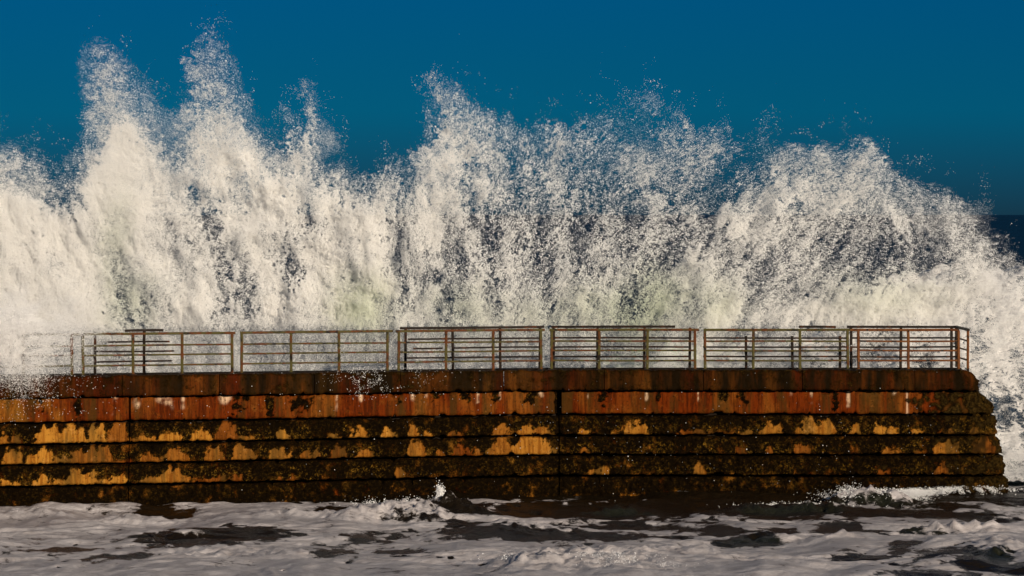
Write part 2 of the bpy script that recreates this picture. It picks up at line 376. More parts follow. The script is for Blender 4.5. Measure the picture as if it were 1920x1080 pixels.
# dark inner core of the pier and its seaward side
def core():
    xs = np.array([-30.0, XJ, wx(1840)])
    rows = []
    for x in xs:
        y0 = float(wy(x))
        rows.append([(x, y0+.42, -1.2), (x, y0+.42, Z_COP), (x, y0+2.5, Z_COP), (x, y0+2.9, -1.2)])
    V = [p for r in rows for p in r]; F = []
    for i in range(2):
        for j in range(4):
            F.append((i*4+j, i*4+(j+1) % 4, (i+1)*4+(j+1) % 4, (i+1)*4+j))
    F += [(0, 1, 2, 3), (8, 11, 10, 9)]
    me = bpy.data.meshes.new('core'); me.from_pydata(V, [], F)
    link('core', me, M_CORE, pier)
core()
def end_mass():
    zs = np.linspace(-.8, Z_TOP-.03, 70); us = np.linspace(0, 1, 50)
    Zm, U = np.meshgrid(zs, us, indexing='ij')
    ang = U*PI*.5                                              # quarter round from the face to the end
    xe = np.interp(Zm, ENDZ, ENDX) - .03 + .018*samp(N_A, Zm*2, U*2, .04) + .006*samp(N_C, Zm, U*2, .02)
    Xm = xe - .5*(1-np.sin(ang)); Ym = 80.26 + .42 - .42*np.sin(PI/2-ang) + 2.0*np.clip(U-.9, 0, 1)*10*.95 - np.interp(Zm, [0, 2.5], [.16, .0])
    Xm = np.where(U > .9, xe, Xm); Ym = Ym + .03*samp(N_A, Zm*2+3, U*2, .04)
    me = np_mesh('end_face', np.stack([Xm, Ym, Zm], -1).reshape(-1, 3), grid_faces(70, 50)[:, ::-1],
                 {'algae': np.full(Zm.size, .95), 'hue': np.full(Zm.size, .3), 'white': np.zeros(Zm.size), 'dirt': np.full(Zm.size, .25), 'barnacle_shade': np.full(Zm.size, .8)})
    link('end_face', me, M_WALL, pier)
end_mass()
# raised kerb on the seaward edge of the walkway
def kerb():
    V = []; F = []
    for x in (-30.0, XJ, wx(1828)):
        y = float(wy(x))
        V += [(x, y+2.36, Z_TOP-.12), (x, y+2.36, Z_TOP-.055), (x, y+2.56, Z_TOP-.055), (x, y+2.56, Z_TOP-.12)]
    for i in range(2):
        for j in range(4): F.append((i*4+j, i*4+(j+1) % 4, (i+1)*4+(j+1) % 4, (i+1)*4+j))
    F += [(0, 1, 2, 3), (8, 11, 10, 9)]
    me = bpy.data.meshes.new('kerb'); me.from_pydata(V, [], F); link('kerb', me, M_CORE, pier)
kerb()

# ------------------------------------------------------------------ railings
def bar(p, q, w, h, bend=0.0, up=(0, 0, 1)):
    """slightly bent bevelled bar from p to q"""
    p, q = Vector(p), Vector(q); d = (q-p).normalized()
    a = d.cross(Vector(up)); a = a.normalized() if a.length > .05 else Vector((1, 0, 0)); b = a.cross(d).normalized()
    ns = 4; V = []; F = []
    e = min(w, h)*.22
    prof = [(-w/2+e, -h/2), (w/2-e, -h/2), (w/2, -h/2+e), (w/2, h/2-e), (w/2-e, h/2), (-w/2+e, h/2), (-w/2, h/2-e), (-w/2, -h/2+e)]
    for i in range(ns+1):
        t = i/ns; c = p.lerp(q, t) + b*(bend*math.sin(PI*t)) + a*(bend*.6*math.sin(2*PI*t))
        V += [tuple(c+a*u+b*v) for u, v in prof]
    for i in range(ns):
        for j in range(8): F.append((i*8+j, i*8+(j+1) % 8, (i+1)*8+(j+1) % 8, (i+1)*8+j))
    F += [tuple(range(7, -1, -1)), tuple(ns*8+j for j in range(8))]
    return V, F
def bar_obj(name, mat, root, *bars):
    V = []; F = []
    for v, f in bars:
        o = len(V); V += v; F += [tuple(i+o for i in g) for g in f]
    me = bpy.data.meshes.new(name); me.from_pydata(V, [], F)
    return link(name, me, mat, root)
rj = lambda s: random.uniform(-s, s)
HR = (.23, .47, .69); HT = .965              # heights of the three lower rails and the handrail above the deck
GROUP_F = 'railing panels along the near edge of the pier'; GROUP_R = 'broken railing panels along the seaward edge of the pier'
def panel(label, posts, ends, mat, off, top=None, group=GROUP_F, rails=True, short=False, postmat=None, heights=HR, lbl_extra=None, breaks=None):
    xs = [wx(p) if off < 1 else wx(p)*(1) for p in posts]
    if off >= 1:                               # seaward fence: find x on its own line from the photo column
        xs = [solve_rear(p, off) for p in posts]; ex = [solve_rear(p, off) for p in ends]; tx = [solve_rear(p, off) for p in top] if top else None
    else:
        ex = [wx(p) for p in ends]; tx = [wx(p) for p in top] if top else None
    Y = lambda x: float(wy(x))+off
    root = empty('railing_panel', (sum(ex)/len(ex), Y(sum(ex)/len(ex)), Z_TOP), label=label, cat='railing', group=group)
    z0 = Z_TOP - .03 - (.07 if off > 1 else 0)
    for i, x in enumerate(xs):
        ph = HT-.02 if not short else .74
        pw = .066
        bar_obj('post', postmat or mat, root, bar((x, Y(x), z0), (x+rj(.012), Y(x)+rj(.01), Z_TOP+ph), pw, .06, rj(.006), up=(0, 1, 0)))
        bar_obj('base_plate', M_DARK, root, bar((x-.07, Y(x), z0+.042), (x+.07, Y(x), z0+.042), .12, .03))
    for h in heights:
        segs = breaks.get(h, [(ex[0], ex[-1])]) if breaks else [(ex[0], ex[-1])]
        if breaks and h in breaks: segs = [(solve_rear(a, off), solve_rear(b_, off)) if off >= 1 else (wx(a), wx(b_)) for a, b_ in breaks[h]]
        for a, b_ in segs:
            bar_obj('rail', mat, root, bar((a, Y(a)+(.0), Z_TOP+h+rj(.006)), (b_, Y(b_), Z_TOP+h+rj(.006)), .04, .042, rj(.010)))
    if tx:
        bar_obj('handrail', mat, root, bar((tx[0], Y(tx[0]), Z_TOP+HT), (tx[1], Y(tx[1]), Z_TOP+HT+rj(.006)), .075, .058, rj(.006)))
    return root
def solve_rear(px, off):
    x = wx(px)
    for _ in range(8): x = (px-960)/PPM*float(wy(x)+off)/D0
    return x
OF, OR = .16, 2.28
panel('green railing panel at the far left, half hidden by white spray', [-130, -40, 42, 133], [-142, 133], M_RAIL, OF, (-145, 148))
panel('olive railing panel with rusty lower rails just right of the spray-covered one', [154, 248, 340, 434], [154, 434], M_RAIL, OF, (150, 440))
panel('olive railing panel with a rusty post, over the second coping joint from the left', [452, 545, 635, 726], [452, 726], M_RAIL, OF, (449, 736))
panel('olive railing panel with rusted handrail left of the middle wall joint', [747, 836, 925, 1015], [747, 1015], M_RAIL, OF, (742, 1021))
panel('olive railing panel standing just right of the middle wall joint', [1034, 1124, 1214, 1304], [1034, 1304], M_RAIL, OF, (1030, 1311))
panel('olive railing panel next to the rust-red end panel, thick dark post feet', [1323, 1413, 1501, 1591], [1323, 1591], M_RAIL, OF, (1320, 1596))
panel('rust-red railing panel at the outer end of the pier', [1611, 1705, 1799], [1611, 1799], M_RUST, OF, (1590, 1800))
panel('dark broken rear railing seen through the second panel from the left', [178, 270], [178, 322], M_DARK, OR, (234, 306), GROUP_R,
      breaks={HR[2]: [(200, 318)], HR[1]: [(176, 326)], HR[0]: [(180, 322)]})
panel('dark rusty rear railing with a red handrail, behind the panel left of the middle joint', [760, 849, 938, 1012], [758, 1012], M_DARK, OR, (750, 1020), GROUP_R,
      breaks={HR[2]: [(765, 1010)], HR[1]: [(775, 830), (850, 1010)], HR[0]: [(760, 1010)]})
panel('dark rear railing behind the panel right of the middle joint', [1038, 1120, 1208, 1293], [1036, 1295], M_DARK, OR, (1034, 1266), GROUP_R)
panel('rear railing with short headless posts and one piece of handrail left', [1399, 1486, 1575], [1318, 1590], M_DARK, OR, (1498, 1567), GROUP_R, short=True)
panel('black rear railing with straight rails behind the rust-red end panel', [1596, 1688.6, 1784], [1594, 1792], M_DARK, OR, (1588, 1795), GROUP_R)
def end_rail():
    xa = wx(1817); ya = float(wy(xa))+OF+.05; yb = D0+OR
    root = empty('railing_panel', (xa, (ya+yb)/2, Z_TOP), label='short rusty railing closing the outer end of the pier, seen end on', cat='railing', group='railings across the pier end')
    for y, m in ((ya, M_RUST), (yb, M_DARK)):
        bar_obj('post', m, root, bar((xa, y, Z_TOP-.03), (xa+rj(.01), y, Z_TOP+HT-.02), .058, .06, rj(.006), up=(0, 1, 0)))
    for h in HR: bar_obj('rail', M_RUST, root, bar((xa, ya, Z_TOP+h), (xa, yb, Z_TOP+h), .035, .036, rj(.01)))
    bar_obj('handrail', M_DARK, root, bar((xa, ya-.06, Z_TOP+HT), (xa, yb+.06, Z_TOP+HT), .075, .058, 0))
end_rail()

# ------------------------------------------------------------------ sea
def ws(d):                                      # non-uniform axis helper
    return np.concatenate([np.arange(a, b, s) for a, b, s in d])
NW1 = fft_noise(1024, 1024, .06, .7, 6, 1.6, 1.6, 31)
NW2 = fft_noise(1024, 1024, .06, .18, 1.4, 1.3, 1.3, 32)
NW3 = fft_noise(1024, 1024, .06, .35, 5, 1.2, .55, 33)
def wpos(px, py):                               # photo pixel on calm water -> x, y
    Y = CAM_H*PPM*D0/(py-402); return (px-960)/PPM*Y/D0, Y
DARKP = [(32,951,50,5),(122,942,40,5),(287,953,35,6),(340,957,35,7),(400,1000,90,7),(480,1003,80,11),(330,1012,70,7),(380,1025,70,7),(680,1012,55,9),
  (625,1035,50,7),(750,1035,45,7),(880,1000,90,8),(215,1042,90,6),(120,1028,80,5),(1030,1004,110,12),(1150,1004,30,5),(1225,1006,70,5),(1360,997,40,7),(1470,1000,55,10),
  (1395,1016,70,6),(1575,990,50,9),(1650,996,70,5),(1700,960,60,8),(1640,965,60,8),(1760,965,60,6),(1840,971,55,10),(1800,952,40,6),(1780,1043,120,11),(1620,1047,60,8),
  (1860,1058,60,9),(1000,965,60,6),(560,950,40,5),(500,938,60,5),(930,985,80,5),(1200,985,90,6),(610,962,60,6),(1500,945,110,22),(1380,950,110,22),(1240,950,120,22),
  (1110,955,90,16),(880,958,70,18),(1000,950,60,12),(1700,1025,40,5),(1740,1075,90,10),(1880,930,60,8),(1750,935,90,12),(740,930,110,10),(640,925,90,5)]
CRESTS = [(745,975,95,.34,.9),(850,965,60,.25,.5),(1100,1062,150,.16,2.2),(1000,1070,60,.10,1.2),(1640,945,80,.34,.7),(1480,960,120,.16,.5),(1160,960,70,.16,.5),
  (1740,1000,60,.20,.5),(1840,1000,60,.16,.5),(1590,1015,35,.14,.35),(1880,1040,70,.14,2.0),(560,975,120,.12,.5),(250,975,120,.10,.5),(60,968,70,.14,.5),
  (1440,1015,90,.12,.6),(1000,1000,160,.10,.8),(430,1040,200,.10,1.0),(1300,1040,120,.12,.7)]
def front_sea():
    xs = ws([(-60, -16, 1.0), (-16, 16, .042), (16, 61, 1.0)]); ys = ws([(15, 58, 1.0), (58, 81.2, .05)])
    X, Y = np.meshgrid(xs, ys, indexing='ij')
    U0, U1 = Y + .8*samp(NW1, X*.4, Y*.4, .06), X
    h = .055*samp(NW1, U0*1.3, U1*.6, .06) + .012*samp(NW2, U0*1.2, U1*.5, .06) + .020*samp(NW1, U0*2.6 + 5, U1*1.3, .06)
    foam = .84 + .11*samp(NW3, X*.8, U0*1.0, .06) + 1.0*h
    green = np.zeros_like(X)
    wb = .18*samp(NW2, Y, X, .06)
    for px, py, rx, ry in DARKP:
        cx, cy = wpos(px, py); ax = rx/PPM*cy/D0; ay = max(.25, ry*cy*cy/(CAM_H*PPM*D0))
        r = ((X-cx)/ax)**2 + ((Y-cy)/ay)**2
        k = np.exp(-np.clip(r*(1+wb*1.6), 0, 30)**1.2)
        foam -= .80*k; h -= .03*k
    for px, py, rx, hh, ly in CRESTS:
        cx, cy = wpos(px, py); ax = rx/PPM*cy/D0
        dy = (Y-cy) - .25*np.cos((X-cx)/ax*1.5)
        k = np.exp(-((X-cx)/ax)**2)*np.where(dy < 0, np.exp(-(dy/(ly*.55))**2), np.exp(-(dy/(ly*1.3))**2))
        h += hh*k*(1+.5*samp(NW2, Y*1.5, X*1.5, .06)*.5)
        front = np.exp(-((X-cx)/ax)**2)*np.exp(-((dy+ly*.45)/(ly*.4))**2)
        foam += .20*k - .36*front*(hh > .18); green += front*.45*(px > 1000)
    foam = foam - .55*sstep(Y, wy(X)-1.6, wy(X)-.5)*(.35+.65*sstep(X, -6, -2)) - .06
    h = h*np.clip((Y-10)/30, .2, 1)
    V = np.stack([X, Y, h], -1).reshape(-1, 3)
    me = np_mesh('foamy_water', V, grid_faces(len(xs), len(ys))[:, ::-1], {'foam': foam, 'green': np.clip(green, 0, 1)})
    tag(link('foamy_water', me, m_front_water()), kind='structure')
front_sea()
def far_sea():
    ys = np.concatenate([np.arange(80.6, 130, 2.), np.geomspace(130, 45000, 50)]); xs = np.concatenate([-np.geomspace(30000, 20, 24), np.arange(-18, 19, 2.), np.geomspace(20, 30000, 24)])
    X, Y = np.meshgrid(xs, ys, indexing='ij')
    h = np.where(Y < 3000, .5*np.sin(Y*.045+X*.004)*np.clip((Y-110)/200, 0, 1), 0) - .25
    me = np_mesh('sea', np.stack([X, Y, h], -1).reshape(-1, 3), grid_faces(len(xs), len(ys))[:, ::-1])
    tag(link('sea', me, m_sea()), kind='structure')
far_sea()
def back_wave():
    xs = ws([(-16, 22, .07)]); ys = ws([(82.9, 101, .09)])
    X, Y = np.meshgrid(xs, ys, indexing='ij')
    U = Y + .9*samp(NW1, Y, X, .06)
    amp = 1.2 + 1.6*sstep(X, -2, 5) + 2.3*sstep(X, 7, 13)
    rise = sstep(Y, 86.0 + .8*np.sin(X*.6) - .5*sstep(X, 6, 12), 93.5)
    fall = 1 - .9*sstep(Y, 96, 101)
    h = amp*rise*fall + .12*samp(NW1, U, X, .06)*(1+rise) + .030*samp(NW2, U*.5, X, .06)*(1+rise) + .010*samp(NW2, U, X*2, .06)
    foam = .40 + .16*samp(NW3, X, Y, .06)*.7 + .10*sstep(X, 8, 12)
    foam = foam - .15*sstep(Y, 87, 84)
    green = np.exp(-((X-3.4)/3.2)**2) + .4*np.exp(-((X+4)/2.5)**2)
    me = np_mesh('breaking_wave', np.stack([X, Y, h], -1).reshape(-1, 3), grid_faces(len(xs), len(ys))[:, ::-1], {'foam': foam, 'green': np.clip(green, 0, 1)})
    tag(link('breaking_wave', me, m_wave()), kind='structure')
back_wave()

# ------------------------------------------------------------------ the splash: drops sampled from a density drawn after the photograph
def gn_points():
    g = bpy.data.node_groups.new('drops', 'GeometryNodeTree')
    g.interface.new_socket('Geometry', in_out='INPUT', socket_type='NodeSocketGeometry')
    g.interface.new_socket('Geometry', in_out='OUTPUT', socket_type='NodeSocketGeometry')
    i = g.nodes.new('NodeGroupInput'); o = g.nodes.new('NodeGroupOutput')
    m = g.nodes.new('GeometryNodeMeshToPoints'); a = g.nodes.new('GeometryNodeInputNamedAttribute'); a.data_type = 'FLOAT'; a.inputs['Name'].default_value = 'r'
    s = g.nodes.new('GeometryNodeSetMaterial'); s.inputs['Material'].default_value = M_SPRAY
    g.links.new(i.outputs[0], m.inputs['Mesh']); g.links.new(a.outputs['Attribute'], m.inputs['Radius'])
    g.links.new(m.outputs[0], s.inputs[0]); g.links.new(s.outputs[0], o.inputs[0])
    return g
GN = gn_points()
def drops(name, P, R, T, **k):
    me = np_mesh(name, P, None, {'r': R, 'tint': T})
    o = link(name, me, M_SPRAY)
    md = o.modifiers.new('drops', 'NODES'); md.node_group = GN
    return tag(o, **k)

ROWS = """
000000000320000000000000000000000000000000000000
000154101651000000000000000000000000000000000000
000147310541000000014200000000000000000000000000
001357741357100124002663100013310000000000000000
012488648684100145200278764541233323213000000000
212269856888214621001278876632235565332130500000
753589977899768111468867665545666544888687200000
775699888867988767766886656556665436998788731000
996899988558998999779865757657766458988878856230
999988983379888899788666757667756898777668865620
999988986868789989 8777565776757666888767765664332
998997897867968999687785767678678786777666545875 4
999987888945899 8899686878687878778776778889998877
999996679967998998798687878787878767889999998777
888899778888888888888888888888888877888888887777
666666666666666666666666666666666666777777776544
555555555555555555555555555555555555666666666433
444444444444444444444444444444444444444444445321
333333333333333333333333333333333333333333333211
333333333333333333333333333333333333333333333122
333333333333333333333333333333333333333333333466
333333333333333333333333333333333333333333333566
"""
rows = [r.replace(' ', '') for r in ROWS.strip().split('\n')]
COV = np.array([[int(ch)/9.0 for ch in (r+'0'*48)[:48]] for r in rows])      # 40-pixel cells, first row centred on y = 60
OUTL = [(-400,270),(0,255),(25,262),(60,275),(90,290),(110,285),(135,265),(146,240),(150,85),(155,78),(175,80),(200,92),(230,110),(255,140),(280,165),(310,195),(330,200),
 (338,115),(355,110),(362,70),(375,58),(400,60),(420,72),(432,100),(440,130),(455,160),(480,200),(505,230),(518,235),(528,190),(548,165),(562,158),(588,162),(595,185),
 (610,200),(625,235),(645,270),(660,300),(690,318),(715,300),(740,285),(765,275),(785,255),(792,150),(800,143),(830,148),(853,142),(858,160),(880,180),(910,200),
 (940,215),(955,210),(975,232),(995,228),(1020,222),(1045,228),(1075,228),(1090,210),(1120,200),(1140,185),(1165,175),(1200,160),(1235,162),(1245,180),(1270,165),
 (1288,185),(1292,225),(1310,235),(1340,228),(1370,225),(1378,250),(1395,262),(1420,235),(1430,222),(1450,212),(1458,240),(1462,270),(1480,278),(1500,270),(1530,268),
 (1545,255),(1560,275),(1580,265),(1605,262),(1625,255),(1640,275),(1660,290),(1690,320),(1710,335),(1740,340),(1790,355),(1800,375),(1830,370),(1855,365),(1862,400),
 (1868,430),(1855.5,450),(1880,450),(1895,445),(1905,470),(1920,480),(2300,520)]
BODY = [(-400,300),(0,290),(40,300),(80,325),(110,352),(150,335),(175,285),(198,240),(225,212),(250,205),(275,240),(300,275),(330,300),(345,270),(358,215),(385,212),(420,200),(445,212),
 (460,250),(480,272),(515,282),(540,292),(553,255),(575,240),(590,265),(600,318),(640,333),(655,345),(678,346),(690,332),(720,318),(745,335),(765,292),(790,275),(812,262),(825,228),(840,198),
 (870,186),(900,222),(930,218),(945,290),(960,420),(980,640)]
MIST = [(220,310,60,110,1.),(310,240,50,60,.8),(480,220,40,70,.7),(620,260,45,80,.9),(740,230,45,60,.5),(810,330,40,90,.7),(60,600,120,60,.9),(40,400,60,60,.6),
 (830,450,40,60,.5),(1200,300,50,40,.6),(1840,380,30,40,.8),(1750,400,50,50,.6),(1650,570,120,40,.45),(1860,520,60,40,.3),(1380,600,80,40,.4),(1870,880,60,60,.9)]
GREEN = [(680,580,60,60,.75),(1150,580,120,50,.5),(1225,540,50,50,.55),(215,460,30,80,.35),(240,570,50,50,.5),(1340,570,70,50,.35),(860,580,60,50,.5),(1640,550,120,50,.3),(1190,600,50,40,.6),(1000,595,70,40,.3)]
STROKES = [  # width, coverage, then a polyline in photo pixels: the bright ridges and ligaments
 (16,.62,(172,88),(205,108),(240,142),(266,192),(282,240)),(12,.6,(160,165),(185,172),(215,188),(250,222)),(12,.8,(180,205),(200,232),(225,262)),(14,.42,(158,90),(158,150),(165,215)),
 (20,.52,(385,72),(388,110),(380,150)),(8,.62,(343,114),(352,150),(360,205)),(13,.8,(372,172),(412,170),(442,202)),(24,.85,(385,225),(425,235)),(10,.5,(410,80),(428,120),(440,160)),
 (15,.48,(568,166),(580,190)),(10,.5,(530,200),(542,228)),(13,.74,(582,205),(592,235),(577,270),(560,300)),(9,.7,(545,225),(552,260)),
 (14,.66,(800,150),(815,172),(832,212),(836,262)),(18,.74,(850,166),(882,202),(920,242),(945,282)),(7,.5,(798,155),(800,250)),(9,.8,(912,220),(925,260),(932,310),(928,360)),
 (8,.75,(955,215),(962,262),(968,322)),(7,.7,(1003,238),(1012,300),(1008,350)),(7,.66,(1040,240),(1045,290)),(7,.62,(1070,245),(1074,300)),
 (6,.88,(1174,292),(1176,348)),(6,.85,(1205,318),(1203,350),(1222,372)),(6,.85,(1132,325),(1138,400)),(6,.85,(1164,360),(1167,480)),(7,.8,(1240,245),(1238,330),(1232,400)),
 (6,.85,(1262,258),(1258,305)),(6,.82,(1278,312),(1275,385)),(6,.75,(1292,230),(1292,270)),(5,.7,(1318,250),(1320,300)),(6,.7,(1342,240),(1340,285)),(6,.6,(1370,235),(1366,270)),(7,.6,(1440,222),(1436,262)),
 (6,.85,(1095,300),(1088,345),(1100,405),(1096,470)),(7,.85,(1060,330),(1066,400),(1060,470),(1066,560)),(7,.88,(985,380),(990,470),(985,560)),(9,.92,(915,400),(905,470),(925,560)),
 (14,.96,(862,360),(880,450),(893,540),(900,600)),(12,.96,(800,400),(812,480),(822,560)),(10,.92,(1205,430),(1192,500),(1180,560)),(8,.9,(1118,440),(1125,520),(1120,600)),
 (11,.97,(1255,412),(1312,392),(1370,352),(1412,322),(1452,302),(1500,285)),(10,.95,(1330,410),(1270,500),(1240,580)),(9,.92,(1400,380),(1340,470),(1300,560)),(12,.92,(1480,290),(1440,370),(1390,450)),
 (12,.9,(1545,280),(1530,350),(1490,420)),(12,.9,(1622,270),(1640,330),(1660,400),(1700,440)),(10,.8,(1700,350),(1735,400),(1765,450)),(9,.8,(1800,385),(1790,420),(1800,460)),(10,.85,(1840,470),(1780,500),(1720,560)),
 (7,.75,(1888,448),(1862,460),(1838,470)),(10,.85,(1600,500),(1500,560),(1420,600)),(8,.85,(1520,440),(1450,520),(1400,580))]
HOLES = [(1620,455,62,34,.5),(1690,482,70,30,.5),(1560,480,36,26,.45),(1480,470,28,26,.3),(1350,350,60,34,.45),(1310,380,40,24,.45),(1400,290,40,30,.45),(1120,340,40,60,.35),(1000,380,40,60,.25),(1075,380,14,60,.5),(1220,400,14,40,.6),(1150,340,12,30,.5),(1190,320,9,26,.6),(1120,300,14,40,.45),(165,215,22,34,.5),(780,330,14,30,.5),(620,310,40,30,.5),
 (430,540,26,34,.75),(400,410,18,40,.6),(385,365,14,20,.4),(545,500,24,26,.45),(755,500,14,70,.5),(750,320,24,36,.5),(845,520,30,60,.35),(875,400,22,60,.45),(930,400,20,50,.5),
 (930,520,14,60,.5),(945,360,26,40,.4),(1020,470,12,30,.7),(1155,385,22,26,.75),(1185,390,12,24,.7),(1110,505,14,20,.6),(1030,380,18,26,.5),(1330,370,50,30,.4),(1240,455,22,22,.4),(1205,485,20,16,.5),
 (1620,455,50,26,.35),(1680,480,60,26,.5),(1500,400,20,24,.3),(1560,320,10,30,.3),(110,340,30,40,.5),(240,590,14,20,.5),(220,560,10,16,.4),(270,585,14,20,.4),(1170,590,14,40,.45),(1300,580,30,24,.35),
 (1420,545,18,30,.3),(1380,470,30,18,.25),(270,265,6,8,.5),(560,275,10,12,.3),(620,365,14,10,.3),(1185,560,14,30,.35),(1290,445,12,30,.4),(1270,500,12,40,.3),(660,500,14,24,.2),(560,420,10,20,.35),(600,430,8,14,.35)]

YS = 85.0; KM = YS/D0/PPM                      # metres per photo pixel at the splash
DG = .0145
gx = np.arange(-15.2, 15.2, DG); gz = np.arange(-.2, 12.6, DG)
GX, GZ = np.meshgrid(gx, gz)                   # rows: z
PXg = 960 + GX/KM; PYg = 402 + (CAM_H-GZ)/KM
# stream direction: lines of constant "a" fan out from the foot of the wall
slope_x = np.array([-16, -13, -9, -6.3, -3.5, -1.5, .5, 2.6, 4., 6., 8.7, 10.8, 14, 18]); slope_v = np.array([-.3, -.3, -.35, -.12, -.08, -.15, 0, .08, .40, .62, .72, .9, 1.1, 1.1])
base_x = np.linspace(-30, 22, 700); sv = np.interp(base_x, slope_x, slope_v)
A = np.empty_like(GX)
over = sstep(base_x, 6.2, 8.5)                              # right of the fan the water is already falling back
lean = np.zeros_like(base_x); zl = 2.8
for i, z in enumerate(gz):
    f = (1-over) + over*(1-1.45*sstep(z, 4.6, 6.6))
    if z > 2.8: lean = lean + sv*f*.95*(z-zl); zl = z
    xx = base_x + (lean if z > 2.8 else sv*(z-2.8)*.8)
    A[i] = np.interp(gx, np.maximum.accumulate(xx), base_x)
NS1 = fft_noise(512, 2048, .02, .10, 1.6, 1.25, 3.2, 41)    # streaks along axis 0
NS2 = fft_noise(512, 2048, .02, .05, .5, 1.0, 1.6, 42)
NI1 = fft_noise(1024, 1024, .0145, .05, .45, 1.0, 1, 43)
NI2 = fft_noise(1024, 1024, .0145, .05, .45, 1.0, 1, 44)
NI3 = fft_noise(1024, 1024, .0145, .035, .2, .8, 1, 45)
NB1 = fft_noise(512, 512, .05, .5, 3., 1.3, 1, 46)
NL1 = fft_noise(1024, 1024, .0145, .13, .55, 1.6, 1, 47); NL2 = fft_noise(1024, 1024, .0145, .10, .40, 1.6, 1, 48)
w1 = samp(NI1, GZ, GX, DG); w2 = samp(NI2, GZ, GX, DG)
px_w = PXg + 5*w1 + 4*samp(NB1, GZ, GX, .05); py_w = PYg + 5*w2 + 4*samp(NB1, GZ+7, GX+3, .05)
# bicubic-ish lookup of the coverage map
def cov_lookup(px, py):
    u = np.clip((py-60)/40, 0, COV.shape[0]-1.001); v = np.clip((px-20)/40, 0, 46.999)
    i = u.astype(int); j = v.astype(int); fu = u-i; fv = v-j
    fu = fu*fu*(3-2*fu); fv = fv*fv*(3-2*fv)
    r = (COV[i, j]*(1-fu)+COV[i+1, j]*fu)*(1-fv) + (COV[i, j+1]*(1-fu)+COV[i+1, j+1]*fu)*fv
    return np.where(py < 40, 0, r)
c = cov_lookup(px_w, py_w)
ox, oy = np.array(OUTL).T
top = np.interp(PXg + 5*w2, ox, oy)
dtop = (PYg + 7*w1 + 5*samp(NI3, GZ, GX, DG)) - top       # pixels below the outline
c = c*sstep(dtop, -3, 22) + .0*c
def stroke(pts, w):
    out = np.zeros_like(PXg); p = np.array(pts, dtype=float); m = 2.6*w
    x0, x1 = p[:, 0].min()-m, p[:, 0].max()+m; y0, y1 = p[:, 1].min()-m, p[:, 1].max()+m
    j = np.where((PXg[0] > x0) & (PXg[0] < x1))[0]; i = np.where((PYg[:, 0] > y0) & (PYg[:, 0] < y1))[0]
    if not len(i) or not len(j): return out
    sl = (slice(i[0], i[-1]+1), slice(j[0], j[-1]+1)); X, Y = px_w[sl], py_w[sl]; d2 = np.full(X.shape, 1e9)
    for a, b in zip(p[:-1], p[1:]):
        ab_ = b-a; t = np.clip(((X-a[0])*ab_[0]+(Y-a[1])*ab_[1])/max(1e-6, ab_@ab_), 0, 1)
        d2 = np.minimum(d2, (X-a[0]-t*ab_[0])**2 + (Y-a[1]-t*ab_[1])**2)
    out[sl] = np.exp(-d2/(w*w)); return out
hs1 = samp(NS1, GZ*1.2 + 5, A*1.2, .02); hs2 = samp(NS2, GZ + 8, A, .02)
hx_w = PXg + 9*w1 + 12*samp(NB1, GZ*1.5, GX*1.5, .05); hy_w = PYg + 12*w2 + 14*hs2; hmod = np.exp(.55*hs1 + .35*hs2)
for w, s, *pts in STROKES:
    k = stroke(pts, w); c = c*(1-k) + np.maximum(c, s)*k
bx, by = np.array(BODY).T
lap = sstep(PYg + 7*w1 + 9*samp(NI2, GZ*1.2, GX*1.2, DG) + 6*hs2 - np.interp(PXg + 6*w2, bx, by), -4, 16)*(PXg < 985)
c = np.maximum(c*(1-.22*(1-lap)*(PXg < 960)), (.84 + .06*hs1)*lap)
c_full = c.copy()
for px, py, rx, ry, s in HOLES:
    r = (((hx_w-px)/rx)**2 + ((hy_w-py)/ry)**2)*hmod
    c = c*(1 - .85*s*np.exp(-r*r))
mist = np.zeros_like(c)
for px, py, rx, ry, s in MIST:
    mist = np.maximum(mist, s*np.exp(-((px_w-px)/rx)**2-((py_w-py)/ry)**2))
green = np.zeros_like(c)
for px, py, rx, ry, s in GREEN:
    green += s*np.exp(-((px_w-px)/rx)**2-((py_w-py)/ry)**2)
st1 = samp(NS1, GZ + .25*w1, A + .05*w2, .02); st2 = samp(NS2, GZ + .12*w2, A + .04*w1, .02)
rid = 1 - 1.6*np.abs(samp(NI1, GZ*1.3 + 2 + .05*w2, GX*1.3 + 5 + .05*w1, DG)); rid2 = 1 - 1.6*np.abs(samp(NI3, GZ + 3, GX + 9, DG))
q1 = samp(NL1, (GZ + .06*w2)*.60 + 4, A*1.05 + .05*w2, DG); q2 = samp(NL2, (GZ + .05*w1)*.80 + 1, A*1.30 + .04*w1 + 2, DG); q3 = samp(NL1, GZ*1.25 + 3 + .05*w2, GX*1.25 + 7 + .04*w1, DG)
lace = np.maximum(np.exp(-(q1/.16)**2), np.maximum(.9*np.exp(-(q2/.17)**2), .8*np.exp(-(q3/.16)**2)))
wide = np.maximum(np.exp(-(q1/.50)**2), .9*np.exp(-(q2/.45)**2))
low = (1 - .24*sstep(PYg, 606, 624)*(1-sstep(PXg, 1770, 1830)))*(.60 + .40*sstep(dtop, 0, 110))
c = c*low; c_full = c_full*low
rgt = sstep(PXg, 690, 860)
c = c*(1 - .06*rgt)*sstep(c, .01, .10)
tc = -np.log(1-.975*np.clip(c, 0, 1))
mist = np.maximum(mist, .75*sstep(PYg, 608, 626)*(1-sstep(PXg, 1300, 1700)))
pep = .65*st2 + .6*samp(NI3, GZ + 5, GX + 2, DG) + .55*samp(NI2, GZ*1.1 + 6, A*1.6, DG)
fst0 = samp(NS1, GZ*.45 + 3 + .1*w1, A*.9 + .05*w2 + 4, .02)
